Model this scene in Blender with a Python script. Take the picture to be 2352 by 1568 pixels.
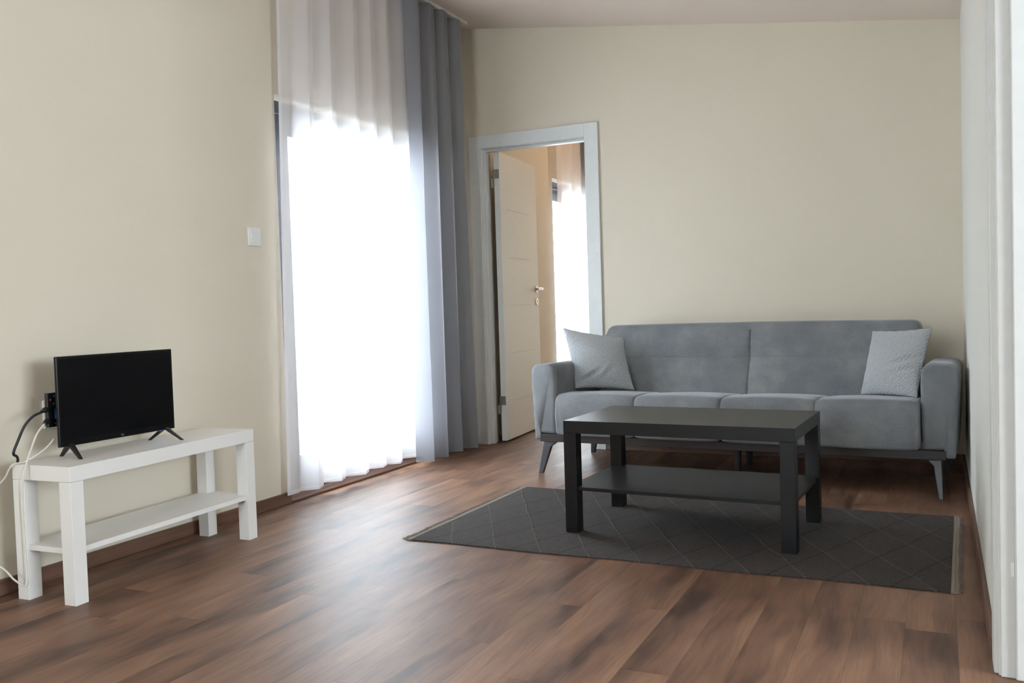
import bpy, bmesh, math, random
from mathutils import Vector, Matrix

random.seed(7)
for o in list(bpy.data.objects):
    bpy.data.objects.remove(o, do_unlink=True)
scn = bpy.context.scene
COL = scn.collection

# ------------------------------------------------------------------ camera
CAM = (2.8640, -5.3620, 0.9144)
R = Matrix(((0.90265412, -0.43020799, 0.01168823),
            (0.42926874, 0.90195784, 0.04690849),
            (-0.0307227, -0.03732475, 0.99883081)))   # columns: right, forward, up
right, fwd, up = R.col[0], R.col[1], R.col[2]
cam_d = bpy.data.cameras.new('camera')
cam_d.sensor_fit = 'HORIZONTAL'
cam_d.sensor_width = 36.0
cam_d.lens = 2057.05 * 36.0 / 2352.0
cam_d.clip_start = 0.02
cam = bpy.data.objects.new('camera', cam_d)
COL.objects.link(cam)
m = Matrix((right, up, -fwd)).transposed().to_4x4()
m.translation = CAM
cam.matrix_world = m
scn.camera = cam

# ------------------------------------------------------------------ light
vs = scn.view_settings
vs.view_transform = 'Standard'
vs.look = 'None'
vs.gamma = 1.0
vs.use_curve_mapping = False
vs.exposure = .98

world = bpy.data.worlds.new('sky')
scn.world = world
world.use_nodes = True
wn = world.node_tree
wn.nodes.clear()
wo = wn.nodes.new('ShaderNodeOutputWorld')
wb = wn.nodes.new('ShaderNodeBackground')
wb.inputs[0].default_value = (0.84, 0.92, 1.0, 1)
wb.inputs[1].default_value = 13.0
wn.links.new(wb.outputs[0], wo.inputs[0])

def sun_light():
    d = bpy.data.lights.new('sun', 'SUN')
    d.energy = 4.0
    d.angle = math.radians(2.5)
    d.color = (1.0, 0.86, 0.70)
    o = bpy.data.objects.new('sun', d)
    COL.objects.link(o)
    v = Vector((1.0, 0.18, -1.95)).normalized()      # travels into the room, steeply down
    o.rotation_euler = v.to_track_quat('-Z', 'Y').to_euler()
sun_light()

def portal(name, loc, size, normal):
    d = bpy.data.lights.new(name, 'AREA')
    d.shape = 'RECTANGLE'
    d.size, d.size_y = size
    d.cycles.is_portal = True
    o = bpy.data.objects.new(name, d)
    COL.objects.link(o)
    o.location = loc
    o.rotation_euler = Vector(normal).to_track_quat('-Z', 'Y').to_euler()
portal('window_portal', (-0.16, -1.25, 0.98), (1.34, 1.96), (1, 0, 0))
portal('far_window_portal', (-0.16, 2.55, 0.98), (2.0, 1.96), (1, 0, 0))
portal('rear_fill_portal', (1.55, -8.12, 1.65), (1.3, 1.3), (0, 1, 0))  # guides sky light through the added rear opening
portal('side_fill_portal', (6.12, -4.4, 1.4), (2.2, 1.4), (-1, 0, 0))  # guides sky light through the added hall opening

fill_d = bpy.data.lights.new('far_room_warm_fill', 'POINT')  # warm fill added to tint the far room, no fixture modelled
fill_d.energy = 6
fill_d.color = (1.0, .66, .40)
fill_d.shadow_soft_size = .12
fill_o = bpy.data.objects.new('far_room_warm_fill', fill_d)
COL.objects.link(fill_o)
fill_o.location = (1.1, 1.7, 2.35)

# ------------------------------------------------------------------ helpers
def setp(o, **k):
    for a, b in k.items():
        o[a] = b
    return o

def thing(name, label, cat, loc=(0, 0, 0), rz=0.0, group=None):
    o = bpy.data.objects.new(name, None)
    o.empty_display_size = 0.1
    COL.objects.link(o)
    o.location = loc
    o.rotation_euler = (0, 0, rz)
    o['label'] = label
    o['category'] = cat
    if group:
        o['group'] = group
    return o

def structure_root(name, loc=(0, 0, 0)):
    o = bpy.data.objects.new(name, None)
    COL.objects.link(o)
    o.location = loc
    o['kind'] = 'structure'
    return o

def obj(name, bm, mat, parent=None, smooth=False, bevel=0.0, seg=2, loc=None, rot=None):
    me = bpy.data.meshes.new(name)
    bmesh.ops.recalc_face_normals(bm, faces=bm.faces)
    bm.to_mesh(me)
    bm.free()
    o = bpy.data.objects.new(name, me)
    COL.objects.link(o)
    if mat:
        me.materials.append(mat)
    if parent:
        o.parent = parent
    if loc:
        o.location = loc
    if rot:
        o.rotation_euler = rot
    if smooth:
        for p in me.polygons:
            p.use_smooth = True
    if bevel > 0:
        b = o.modifiers.new('bevel', 'BEVEL')
        b.width = bevel
        b.segments = seg
        b.limit_method = 'ANGLE'
        b.angle_limit = math.radians(40)
    return o

def struct(name, bm, mat, parent=None, **k):
    o = obj(name, bm, mat, parent, **k)
    if parent is None:
        o['kind'] = 'structure'
    return o

def box(bm, x0, x1, y0, y1, z0, z1):
    v = [bm.verts.new((x, y, z)) for x in (x0, x1) for y in (y0, y1) for z in (z0, z1)]
    for f in ((0, 1, 3, 2), (4, 6, 7, 5), (0, 4, 5, 1), (2, 3, 7, 6), (0, 2, 6, 4), (1, 5, 7, 3)):
        bm.faces.new([v[i] for i in f])
    return bm

def B(*a):
    return box(bmesh.new(), *a)

def quad(bm, *pts):
    bm.faces.new([bm.verts.new(p) for p in pts])
    return bm

def hexa(bm, bot, top):
    """eight corner solid, two loops of four points"""
    a = [bm.verts.new(p) for p in bot]
    b = [bm.verts.new(p) for p in top]
    bm.faces.new(a[::-1])
    bm.faces.new(b)
    for i in range(4):
        j = (i + 1) % 4
        bm.faces.new((a[i], a[j], b[j], b[i]))
    return bm

def loft(bm, loops, cap=True, closed=True):
    rows = [[bm.verts.new(p) for p in l] for l in loops]
    n = len(rows[0])
    for a, b in zip(rows, rows[1:]):
        for i in range(n if closed else n - 1):
            j = (i + 1) % n
            bm.faces.new((a[i], a[j], b[j], b[i]))
    if cap:
        bm.faces.new(rows[0][::-1])
        bm.faces.new(rows[-1])
    return rows

def cr(pts, n=8):
    """Catmull-Rom smoothing of a point list"""
    P = [Vector(p) for p in pts]
    P = [P[0] * 2 - P[1]] + P + [P[-1] * 2 - P[-2]]
    out = []
    for i in range(1, len(P) - 2):
        for k in range(n):
            t = k / n
            a, b, c, d = P[i - 1], P[i], P[i + 1], P[i + 2]
            out.append(0.5 * ((2 * b) + (c - a) * t + (2 * a - 5 * b + 4 * c - d) * t * t + (3 * b - a - 3 * c + d) * t ** 3))
    out.append(P[-2])
    return out

def tube(bm, pts, r, seg=8, smooth=8):
    P = cr(pts, smooth) if smooth else [Vector(p) for p in pts]
    loops = []
    prev = None
    for i, p in enumerate(P):
        t = (P[min(i + 1, len(P) - 1)] - P[max(i - 1, 0)]).normalized()
        if prev is None:
            u = t.orthogonal().normalized()
        else:
            u = (prev - t * prev.dot(t)).normalized()
        prev = u
        w = t.cross(u)
        rr = r(i / (len(P) - 1)) if callable(r) else r
        loops.append([p + (u * math.cos(a) + w * math.sin(a)) * rr for a in [2 * math.pi * k / seg for k in range(seg)]])
    loft(bm, loops)
    return bm

def cyl(bm, c, axis, r, h, seg=24, r2=None):
    a = Vector(axis).normalized()
    u = a.orthogonal().normalized()
    w = a.cross(u)
    c = Vector(c)
    r2 = r if r2 is None else r2
    loft(bm, [[c + a * t + (u * math.cos(k) + w * math.sin(k)) * q for k in [2 * math.pi * i / seg for i in range(seg)]]
              for t, q in ((0, r), (h, r2))])
    return bm

def rounded(pts, radii, n=5):
    """2D polygon with rounded corners"""
    out = []
    N = len(pts)
    for i in range(N):
        p = Vector(pts[i]); a = Vector(pts[i - 1]); b = Vector(pts[(i + 1) % N])
        r = radii[i] if hasattr(radii, '__len__') else radii
        if r <= 0:
            out.append(tuple(p)); continue
        u = (a - p).normalized(); v = (b - p).normalized()
        ang = u.angle(v)
        d = min(r / math.tan(ang / 2), (a - p).length * .49, (b - p).length * .49)
        s = p + u * d; e = p + v * d
        for k in range(n + 1):
            t = k / n
            q = s * (1 - t) ** 2 + p * 2 * t * (1 - t) + e * t * t
            out.append((q.x, q.y))
    return out

def inset2(loop, d):
    n = len(loop)
    out = []
    for i in range(n):
        a = Vector(loop[i - 1]); b = Vector(loop[(i + 1) % n]); p = Vector(loop[i])
        t = (b - a)
        if t.length < 1e-9:
            out.append(tuple(p)); continue
        t.normalize()
        out.append((p.x - t.y * d, p.y + t.x * d))
    return out

# ------------------------------------------------------------------ materials
def S(c):
    """sRGB 0-255 to linear rgba"""
    def f(v):
        v /= 255.0
        return v / 12.92 if v <= 0.04045 else ((v + 0.055) / 1.055) ** 2.4
    return (f(c[0]), f(c[1]), f(c[2]), 1)

class MT:
    def __init__(s, name):
        s.m = bpy.data.materials.new(name)
        s.m.use_nodes = True
        s.t = s.m.node_tree
        s.t.nodes.clear()
        s.out = s.t.nodes.new('ShaderNodeOutputMaterial')
    def n(s, ty, ins=None, **k):
        q = s.t.nodes.new(ty)
        for a, b in k.items():
            setattr(q, a, b)
        for a, b in (ins or {}).items():
            if hasattr(b, 'is_output') or isinstance(b, bpy.types.NodeSocket):
                s.t.links.new(b, q.inputs[a])
            else:
                q.inputs[a].default_value = b
        return q
    def math(s, op, a, b=None, c=None, clamp=False):
        d = {0: a}
        if b is not None: d[1] = b
        if c is not None: d[2] = c
        q = s.n('ShaderNodeMath', d, operation=op)
        q.use_clamp = clamp
        return q.outputs[0]
    def noise(s, vec, scale, detail=4, rough=.5, **k):
        q = s.n('ShaderNodeTexNoise', {'Vector': vec, 'Scale': scale, 'Detail': detail, 'Roughness': rough}, **k)
        return q.outputs['Fac']
    def obj(s):
        return s.n('ShaderNodeTexCoord').outputs['Object']
    def uv(s):
        return s.n('ShaderNodeTexCoord').outputs['UV']
    def map(s, vec, scale=(1, 1, 1), rot=(0, 0, 0)):
        return s.n('ShaderNodeMapping', {'Vector': vec, 'Scale': scale, 'Rotation': rot}).outputs[0]
    def ramp(s, fac, stops):
        q = s.n('ShaderNodeValToRGB', {0: fac})
        e = q.color_ramp.elements
        while len(e) < len(stops):
            e.new(0.5)
        for x, (p, c) in zip(e, stops):
            x.position = p
            x.color = c
        return q.outputs[0]
    def mixc(s, f, a, b, mode='MIX'):
        q = s.n('ShaderNodeMix', data_type='RGBA', blend_type=mode)
        for i, v in ((0, f), (6, a), (7, b)):
            if isinstance(v, bpy.types.NodeSocket):
                s.t.links.new(v, q.inputs[i])
            else:
                q.inputs[i].default_value = v
        return q.outputs[2]
    def bump(s, h, strength=.2, dist=.002):
        return s.n('ShaderNodeBump', {'Height': h, 'Strength': strength, 'Distance': dist}).outputs[0]
    def bsdf(s, col, rough=.5, normal=None, **k):
        ins = {'Base Color': col, 'Roughness': rough}
        if normal is not None: ins['Normal'] = normal
        for a, b in k.items():
            ins[a.replace('_', ' ')] = b
        q = s.n('ShaderNodeBsdfPrincipled', ins)
        return q.outputs[0]
    def done(s, sh):
        s.t.links.new(sh, s.out.inputs[0])
        return s.m

def plain(name, rgb, rough=.5, **k):
    t = MT(name)
    o = t.obj()
    f = t.noise(o, 30, 3)
    c = t.mixc(f, tuple(v * .95 for v in S(rgb)[:3]) + (1,), tuple(min(1, v * 1.05) for v in S(rgb)[:3]) + (1,))
    return t.done(t.bsdf(c, rough, **k))

def wall_paint(name, rgb, amp=.06):
    t = MT(name)
    o = t.obj()
    big = t.noise(o, 1.2, 3)
    fine = t.noise(t.map(o, (60, 60, 14)), 3, 3)
    c = t.mixc(t.math('MULTIPLY', t.math('ADD', big, t.math('MULTIPLY', fine, .35)), .8),
               tuple(v * (1 - amp) for v in S(rgb)[:3]) + (1,), tuple(v * (1 + amp * .3) for v in S(rgb)[:3]) + (1,))
    h = t.math('ADD', t.noise(o, 90, 4), t.math('MULTIPLY', t.noise(o, 9, 3), .8))
    return t.done(t.bsdf(c, .72, t.bump(h, .12, .002)))

M_WALL = wall_paint('cream_wall_paint', (221, 212, 194))
M_CEIL = wall_paint('white_ceiling_paint', (234, 219, 208), .03)
M_RWALL = wall_paint('off_white_wall_paint', (228, 227, 220))

def floor_mat():
    t = MT('walnut_laminate')
    o = t.obj()
    sx = t.n('ShaderNodeSeparateXYZ', {0: o})
    W, L = .128, 1.15
    fx = t.math('DIVIDE', t.math('ADD', sx.outputs[0], .045), W)
    row = t.math('FLOOR', fx)
    wn1 = t.n('ShaderNodeTexWhiteNoise', {'W': row}, noise_dimensions='1D')
    fy = t.math('ADD', t.math('DIVIDE', sx.outputs[1], L), wn1.outputs['Value'])
    end = t.math('FLOOR', fy)
    wn2 = t.n('ShaderNodeTexWhiteNoise', {'W': t.math('ADD', t.math('MULTIPLY', row, 17.3), end)}, noise_dimensions='1D')
    pid = wn2.outputs['Value']
    # plank-local coordinates, shifted per plank so the grain does not run through
    off = t.n('ShaderNodeCombineXYZ', {0: t.math('MULTIPLY', pid, 37.0), 1: t.math('MULTIPLY', pid, 91.0), 2: 0.0})
    v = t.n('ShaderNodeVectorMath', {0: o, 1: off.outputs[0]}, operation='ADD').outputs[0]
    warp = t.n('ShaderNodeTexNoise', {'Vector': t.map(v, (3.5, 1.3, 1)), 'Scale': 1.6, 'Detail': 2})
    v2 = t.n('ShaderNodeVectorMath', {0: v, 1: t.n('ShaderNodeVectorMath', {0: warp.outputs['Color'], 1: (.10, .02, 0)}, operation='MULTIPLY').outputs[0]}, operation='ADD').outputs[0]
    grain = t.noise(t.map(v2, (75, 3.2, 1)), 1.0, 7, .7)
    fineg = t.noise(t.map(v, (420, 7, 1)), 1.0, 3, .7)
    blotch = t.noise(t.map(v2, (7, 1.5, 1)), 1.0, 3, .55)
    c = t.ramp(blotch, [(.30, S((74, 54, 45))), (.43, S((112, 83, 67))), (.58, S((136, 103, 82))), (.80, S((160, 123, 98)))])
    g = t.math('ADD', t.math('MULTIPLY', grain, .55), t.math('MULTIPLY', fineg, .45))
    c = t.mixc(1.0, c, t.ramp(g, [(.30, (.56, .54, .53, 1)), (.52, (1.0, 1.0, 1.0, 1)), (.72, (1.28, 1.25, 1.22, 1))]), 'MULTIPLY')
    c = t.mixc(1.0, c, t.ramp(pid, [(0, (.92, .92, .93, 1)), (.5, (1.0, .99, .98, 1)), (1, (1.07, 1.05, 1.03, 1))]), 'MULTIPLY')
    # joints
    def edge(f, w):
        fr = t.math('FRACT', f)
        d = t.math('MINIMUM', fr, t.math('SUBTRACT', 1.0, fr))
        return t.math('LESS_THAN', d, w)
    j = t.math('MAXIMUM', edge(fx, .005), t.math('MULTIPLY', edge(fy, .0012), .7))
    c = t.mixc(t.math('MULTIPLY', j, .55), c, S((45, 32, 27)))
    h = t.math('SUBTRACT', t.math('MULTIPLY', g, .8), t.math('MULTIPLY', j, .8))
    r = t.math('ADD', t.math('MULTIPLY', fineg, .12), .42)
    return t.done(t.bsdf(c, r, t.bump(h, .30, .0015), Specular_IOR_Level=.42))
M_FLOOR = floor_mat()

def wood_strip(name, a, b, axis=1):
    t = MT(name)
    o = t.obj()
    sc = [40, 40, 40]
    sc[axis] = 2.0
    g = t.noise(t.map(o, sc), 1.0, 5, .6)
    c = t.ramp(g, [(.3, S(a)), (.7, S(b))])
    return t.done(t.bsdf(c, .5, t.bump(g, .1, .001)))
M_BASE_Y = wood_strip('brown_skirting', (88, 62, 50), (124, 92, 74), 1)
M_BASE_X = wood_strip('brown_skirting_back', (88, 62, 50), (124, 92, 74), 0)

M_DOORWHITE = plain('white_door_lacquer', (226, 228, 224), .38)
M_TRIMWHITE = plain('white_trim_foil', (220, 223, 222), .42)
M_METAL = plain('satin_nickel', (178, 172, 162), .28, Metallic=1.0)
M_CHROME = plain('chrome', (214, 208, 200), .14, Metallic=1.0)
M_BLACKPL = plain('black_plastic', (22, 22, 24), .38)
M_TVFRAME = plain('glossy_black_plastic', (9, 9, 11), .28, **{'Specular_IOR_Level': .3})
M_SCREEN = plain('matte_screen', (6, 6, 8), .40, **{'Specular_IOR_Level': .14})
M_ANTH = plain('anthracite_frame', (58, 62, 72), .22)
M_SWITCH = plain('white_switch_plastic', (232, 233, 230), .35)
M_WHITECABLE = plain('white_cable', (214, 208, 196), .45)
M_BLACKCABLE = plain('black_cable', (14, 14, 16), .45)
M_RAIL = plain('white_curtain_rail', (225, 222, 216), .4)
M_CONC = plain('pale_concrete', (122, 117, 110), .85)
M_BLUE = plain('blue_port_marks', (30, 110, 190), .4)
M_RED = plain('red_port_mark', (190, 60, 50), .4)
M_GREYMARK = plain('grey_logo_print', (96, 96, 98), .5)
M_GREYDIM = plain('dull_grey_lettering', (74, 74, 76), .5)

def lack(name, rgb, rough, grain, spec=.5):
    t = MT(name)
    o = t.obj()
    g = t.noise(t.map(o, (3, 60, 90)), 1.0, 5, .65)
    k = 1 - grain
    c = t.mixc(g, tuple(v * k for v in S(rgb)[:3]) + (1,), tuple(v * (1 + grain) for v in S(rgb)[:3]) + (1,))
    return t.done(t.bsdf(c, rough, t.bump(g, .08, .0008), Specular_IOR_Level=spec))
M_BLACKWOOD = lack('black_brown_foil', (14, 15, 19), .36, .45, .42)
M_WHITEWOOD = lack('white_foil', (232, 230, 226), .42, .02)
M_SOFALEG = lack('dark_grey_leg_wood', (52, 52, 56), .38, .15)
M_SOFARAIL = lack('dark_brown_rail_wood', (48, 41, 40), .5, .25)

def velvet():
    t = MT('grey_velvet')
    o = t.obj()
    mot = t.noise(t.map(o, (3, 3, 3.5)), 1.6, 4, .6)
    fine = t.noise(o, 500, 2)
    weave = t.noise(t.map(o, (700, 700, 150)), 1, 2)
    c = t.ramp(mot, [(.3, S((104, 107, 111))), (.52, S((120, 123, 127))), (.75, S((141, 143, 145)))])
    c = t.mixc(.22, c, t.ramp(fine, [(.35, S((70, 72, 78))), (.65, S((170, 172, 176)))]))
    b = t.bump(t.math('ADD', weave, t.math('MULTIPLY', mot, 2.0)), .25, .0015)
    return t.done(t.bsdf(c, .85, b, Sheen_Weight=.45, Sheen_Roughness=.35, Sheen_Tint=(.90, .93, 1, 1), Specular_IOR_Level=.2))
M_VELVET = velvet()

def pillow_mat():
    t = MT('grey_white_basket_weave')
    uv = t.uv()
    v = t.map(uv, (46, 46, 1), (0, 0, .0))
    w = t.n('ShaderNodeTexNoise', {'Vector': uv, 'Scale': 14.0, 'Detail': 2})
    v = t.n('ShaderNodeVectorMath', {0: v, 1: t.n('ShaderNodeVectorMath', {0: w.outputs['Color'], 1: (2.6, 2.6, 0)}, operation='MULTIPLY').outputs[0]}, operation='ADD').outputs[0]
    s = t.n('ShaderNodeSeparateXYZ', {0: v})
    x, y = s.outputs[0], s.outputs[1]
    # herringbone: diagonal threads that flip direction from cell to cell
    cell = t.math('FLOORED_MODULO', t.math('ADD', t.math('FLOOR', x), t.math('FLOOR', y)), 2.0)
    a = t.math('SINE', t.math('MULTIPLY', x, 12.57))
    b = t.math('SINE', t.math('MULTIPLY', y, 12.57))
    p = t.math('ADD', t.math('MULTIPLY', a, cell), t.math('MULTIPLY', b, t.math('SUBTRACT', 1.0, cell)))
    nz = t.noise(uv, 260, 2)
    f = t.math('ADD', t.math('MULTIPLY', p, .30), t.math('MULTIPLY', nz, 1.1))
    c = t.ramp(f, [(.26, S((84, 90, 98))), (.50, S((160, 166, 171))), (.78, S((218, 221, 222)))])
    return t.done(t.bsdf(c, .9, t.bump(f, .5, .002), Sheen_Weight=.2))
M_PILLOW = pillow_mat()

def rug_mat():
    t = MT('charcoal_flatweave')
    o = t.obj()
    s = t.n('ShaderNodeSeparateXYZ', {0: o})
    x, y = s.outputs[0], s.outputs[1]
    wig = t.math('MULTIPLY', t.math('SUBTRACT', t.noise(o, 5, 2), .5), .03)
    # pale raised cords and dark sunken ribs, two crossing sets of diagonals
    def lines(k, off, step, w):
        q = t.math('DIVIDE', t.math('ADD', t.math('ADD', x, wig), t.math('ADD', t.math('MULTIPLY', y, k), off)), step)
        fr = t.math('FRACT', q)
        d = t.math('MINIMUM', fr, t.math('SUBTRACT', 1.0, fr))
        return t.math('SUBTRACT', 1.0, t.math('DIVIDE', d, w), clamp=True)
    pale = lines(.545, -.2385, .19, .028)
    dark = lines(-.42, -2.0, .19, .032)
    n1 = t.noise(t.map(o, (330, 90, 1)), 1, 3, .7)
    n2 = t.noise(t.map(o, (40, 18, 1)), 1, 3)
    c = t.ramp(n1, [(.3, S((34, 31, 30))), (.5, S((60, 55, 53))), (.75, S((95, 88, 84)))])
    c = t.mixc(1.0, c, t.ramp(n2, [(.3, (.86, .85, .86, 1)), (.7, (1.1, 1.08, 1.06, 1))]), 'MULTIPLY')
    c = t.mixc(t.math('MULTIPLY', pale, .55), c, S((108, 101, 96)))
    c = t.mixc(t.math('MULTIPLY', dark, .75), c, S((28, 26, 28)))
    h = t.math('ADD', t.math('SUBTRACT', t.math('MULTIPLY', pale, 1.2), t.math('MULTIPLY', dark, .9)), t.math('MULTIPLY', n1, .9))
    return t.done(t.bsdf(c, .95, t.bump(h, .8, .003)))
M_RUG = rug_mat()
M_FRINGE = plain('beige_grey_fringe', (128, 118, 108), .95)
M_HEM = plain('beige_hem_tape', (140, 131, 120), .95)

def cloth(name, col, transp, transl, rough=.9, sheen=.0, tcol=None, gloss=0.0):
    """woven curtain: opaque threads, light passing through the threads, and open holes between them"""
    t = MT(name)
    o = t.obj()
    weave = t.noise(t.map(o, (900, 900, 90)), 1, 2)
    dif = t.bsdf(S(col), rough, t.bump(weave, .12, .0006), Sheen_Weight=sheen, Specular_IOR_Level=gloss)
    tr = t.n('ShaderNodeBsdfTranslucent', {'Color': S(tcol or col)}).outputs[0]
    a = t.n('ShaderNodeMixShader', {0: transl, 1: dif, 2: tr}).outputs[0]
    if transp > 0:
        # at grazing angles the threads close the holes
        lw = t.n('ShaderNodeLayerWeight', {'Blend': .08}).outputs['Facing']
        f = t.math('MULTIPLY', t.math('SUBTRACT', 1.0, lw), transp)
        tp = t.n('ShaderNodeBsdfTransparent').outputs[0]
        a = t.n('ShaderNodeMixShader', {0: f, 1: a, 2: tp}).outputs[0]
    return t.done(a)
M_SHEER = cloth('white_sheer_voile', (248, 246, 248), .27, .42)
M_DRAPE = cloth('grey_satin_drape', (138, 142, 149), 0, .30, .38, .25, (215, 215, 222), .5)
M_DRAPE2 = cloth('mauve_grey_drape', (122, 108, 112), 0, .10, .6, .2)

def glass_mat():
    t = MT('window_glass')
    fr = t.n('ShaderNodeFresnel', {'IOR': 1.45}).outputs[0]
    bf = t.n('ShaderNodeNewGeometry').outputs['Backfacing']
    fr = t.math('MULTIPLY', fr, t.math('SUBTRACT', 1.0, bf))      # one reflecting face per pane
    g = t.n('ShaderNodeBsdfGlossy', {'Roughness': 0.0}).outputs[0]
    tp = t.n('ShaderNodeBsdfTransparent', {'Color': (.95, .97, .97, 1)}).outputs[0]
    return t.done(t.n('ShaderNodeMixShader', {0: fr, 1: tp, 2: g}).outputs[0])
M_GLASS = glass_mat()

def led_mat():
    t = MT('blue_status_light')
    return t.done(t.n('ShaderNodeEmission', {'Color': (.12, .35, 1, 1), 'Strength': 3.0}).outputs[0])
M_LED = led_mat()

# ------------------------------------------------------------------ room shell
W = 2.985            # room width at the back wall
T = .14              # outer wall thickness
def ceil_z(x):
    return 2.789 - 0.1414 * x

def slab_quad_holes(axis_x, y0, y1, z0, z1, holes, t0, t1):
    """wall in the plane x = const (thickness t0..t1) with rectangular holes (ya, yb, za, zb)"""
    bm = bmesh.new()
    ys = sorted({y0, y1, *[h[0] for h in holes], *[h[1] for h in holes]})
    zs = sorted({z0, z1, *[h[2] for h in holes], *[h[3] for h in holes]})
    for a, b in zip(ys, ys[1:]):
        for c, d in zip(zs, zs[1:]):
            my, mz = (a + b) / 2, (c + d) / 2
            if any(h[0] < my < h[1] and h[2] < mz < h[3] for h in holes):
                continue
            if axis_x:
                box(bm, t0, t1, a, b, c, d)
            else:
                box(bm, a, b, t0, t1, c, d)
    bmesh.ops.remove_doubles(bm, verts=bm.verts, dist=1e-5)
    # drop the doubled faces between neighbouring blocks
    seen = {}
    for f in list(bm.faces):
        k = tuple(sorted(v.index for v in f.verts))
    bm.verts.index_update()
    for f in bm.faces:
        k = tuple(sorted(v.index for v in f.verts))
        seen.setdefault(k, []).append(f)
    dead = [f for v in seen.values() if len(v) > 1 for f in v]
    bmesh.ops.delete(bm, geom=dead, context='FACES')
    return bm

WIN = (-1.925, -.58, 0.0, 1.975)
WIN2 = (1.50, 3.5, 0.0, 1.975)
struct('floor', B(-.14, 6.2, -8.2, 4.2, -.12, 0), M_FLOOR)
struct('wall_left', slab_quad_holes(True, -8.2, 4.2, 0, 2.95, [WIN, WIN2], -T, 0), M_WALL)
bw = slab_quad_holes(False, -.0, W + .2, 0, 2.95, [(.105, .880, 0, 1.995)], 0, .12)
struct('wall_back', bw, M_WALL)
# right wall: from the corner to the opening near the camera, lintel above, and on past the camera
struct('wall_right', slab_quad_holes(True, -8.2, .0, 0, 2.95, [(-6.4, -2.96, 0, 2.10)], W, W + .16), M_RWALL)
struct('wall_front', slab_quad_holes(False, -.0, 6.2, 0, 2.95, [(.9, 2.2, 1.0, 2.3)], -8.2, -8.06), M_WALL)
# sloping ceiling
bm = bmesh.new()
hexa(bm, [(-.14, -8.2, ceil_z(-.14)), (W + .16, -8.2, ceil_z(W + .16)), (W + .16, .12, ceil_z(W + .16)), (-.14, .12, ceil_z(-.14))],
     [(-.14, -8.2, 3.1), (W + .16, -8.2, 3.1), (W + .16, .12, 3.1), (-.14, .12, 3.1)])
struct('ceiling', bm, M_CEIL)
# side space beyond the opening
struct('wall_side_hall', slab_quad_holes(True, -8.2, -1.0, 0, 2.95, [(-5.5, -3.3, .70, 2.10)], 6.06, 6.2), M_RWALL)
struct('wall_side_hall_far', B(W + .16, 6.06, -1.14, -1.0, 0, 2.95), M_RWALL)
struct('ceiling_side_hall', B(W + .16, 6.2, -8.2, -1.0, 2.45, 2.6), M_CEIL)
# the room beyond the door
struct('wall_far_room_right', B(W + .06, W + .2, .12, 4.2, 0, 2.95), M_WALL)
struct('wall_far_room_back', B(0, W + .06, 4.06, 4.2, 0, 2.95), M_WALL)
struct('ceiling_far_room', B(-.14, W + .2, .12, 4.2, 2.62, 2.8), M_CEIL)

# skirting boards
def skirt_y(name, x0, x1, y0, y1):
    struct(name, B(x0, x1, y0, y1, 0, .055), M_BASE_Y, bevel=.003)
skirt_y('baseboard_left', 0, .013, -8.0, WIN[0])
struct('baseboard_left_corner', B(0, .013, WIN[1], -.0, 0, .055), M_BASE_Y, bevel=.003)
struct('baseboard_back', B(.937, W, -.013, 0, 0, .055), M_BASE_X, bevel=.003)
skirt_y('baseboard_right', W - .013, W, -2.862, -.013)
struct('trim_1', B(-.085, .018, WIN[0] + .0, WIN[1], 0, .014), M_BASE_Y, bevel=.004)      # threshold of the balcony door

# balcony outside
struct('floor_balcony', B(-1.75, -.14, -4.5, 4.2, -.14, -.02), M_CONC)
struct('sun_blocking_slab', B(-1.28, -.14, -4.5, 4.2, 2.62, 2.75), M_CONC)  # unseen overhang, added to hold the high sun back to the threshold

# ------------------------------------------------------------------ windows
def window_wall(name, y0, y1, top, mull=None, s2=.11):
    r = structure_root(name, (0, 0, 0))
    X0, X1 = -.13, -.085
    bm = bmesh.new()
    st = .075
    box(bm, X0, X1, y0, y0 + st, 0.0, top)
    box(bm, X0, X1, y1 - st, y1, 0.0, top)
    box(bm, X0, X1, y0 + st, y1 - st, 0.0, .07)
    box(bm, X0, X1, y0 + st, y1 - st, top - .06, top)
    obj('window_frame', bm, M_ANTH, r, bevel=.003)
    # shutter box strip under the head
    obj('shutter_box', B(X0 + .004, X1 - .004, y0 + st, y1 - st, top - .105, top - .062), M_ANTH, r, bevel=.002)
    # sash
    bm = bmesh.new()
    a, b = y0 + st, y1 - st
    X2 = X1 + .008
    mids = [mull] if mull else []
    box(bm, X0 + .01, X2, a, a + s2, .07, top - .105)
    box(bm, X0 + .01, X2, b - s2 * .6, b, .07, top - .105)
    box(bm, X0 + .01, X2, a + s2, b - s2 * .6, .07, .20)
    box(bm, X0 + .01, X2, a + s2, b - s2 * .6, top - .165, top - .105)
    for q in mids:
        box(bm, X0 + .01, X2, q - .05, q + .05, .20, top - .165)
    obj('sash', bm, M_ANTH, r, bevel=.003)
    obj('glass_pane', B(-.108, -.102, a + s2 - .01, b - s2 * .6 + .01, .19, top - .155), M_GLASS, r)
    return r
window_wall('window_1', WIN[0], WIN[1], 1.975)
window_wall('window_2', WIN2[0], WIN2[1], 1.975, 2.6, .09)

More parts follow.
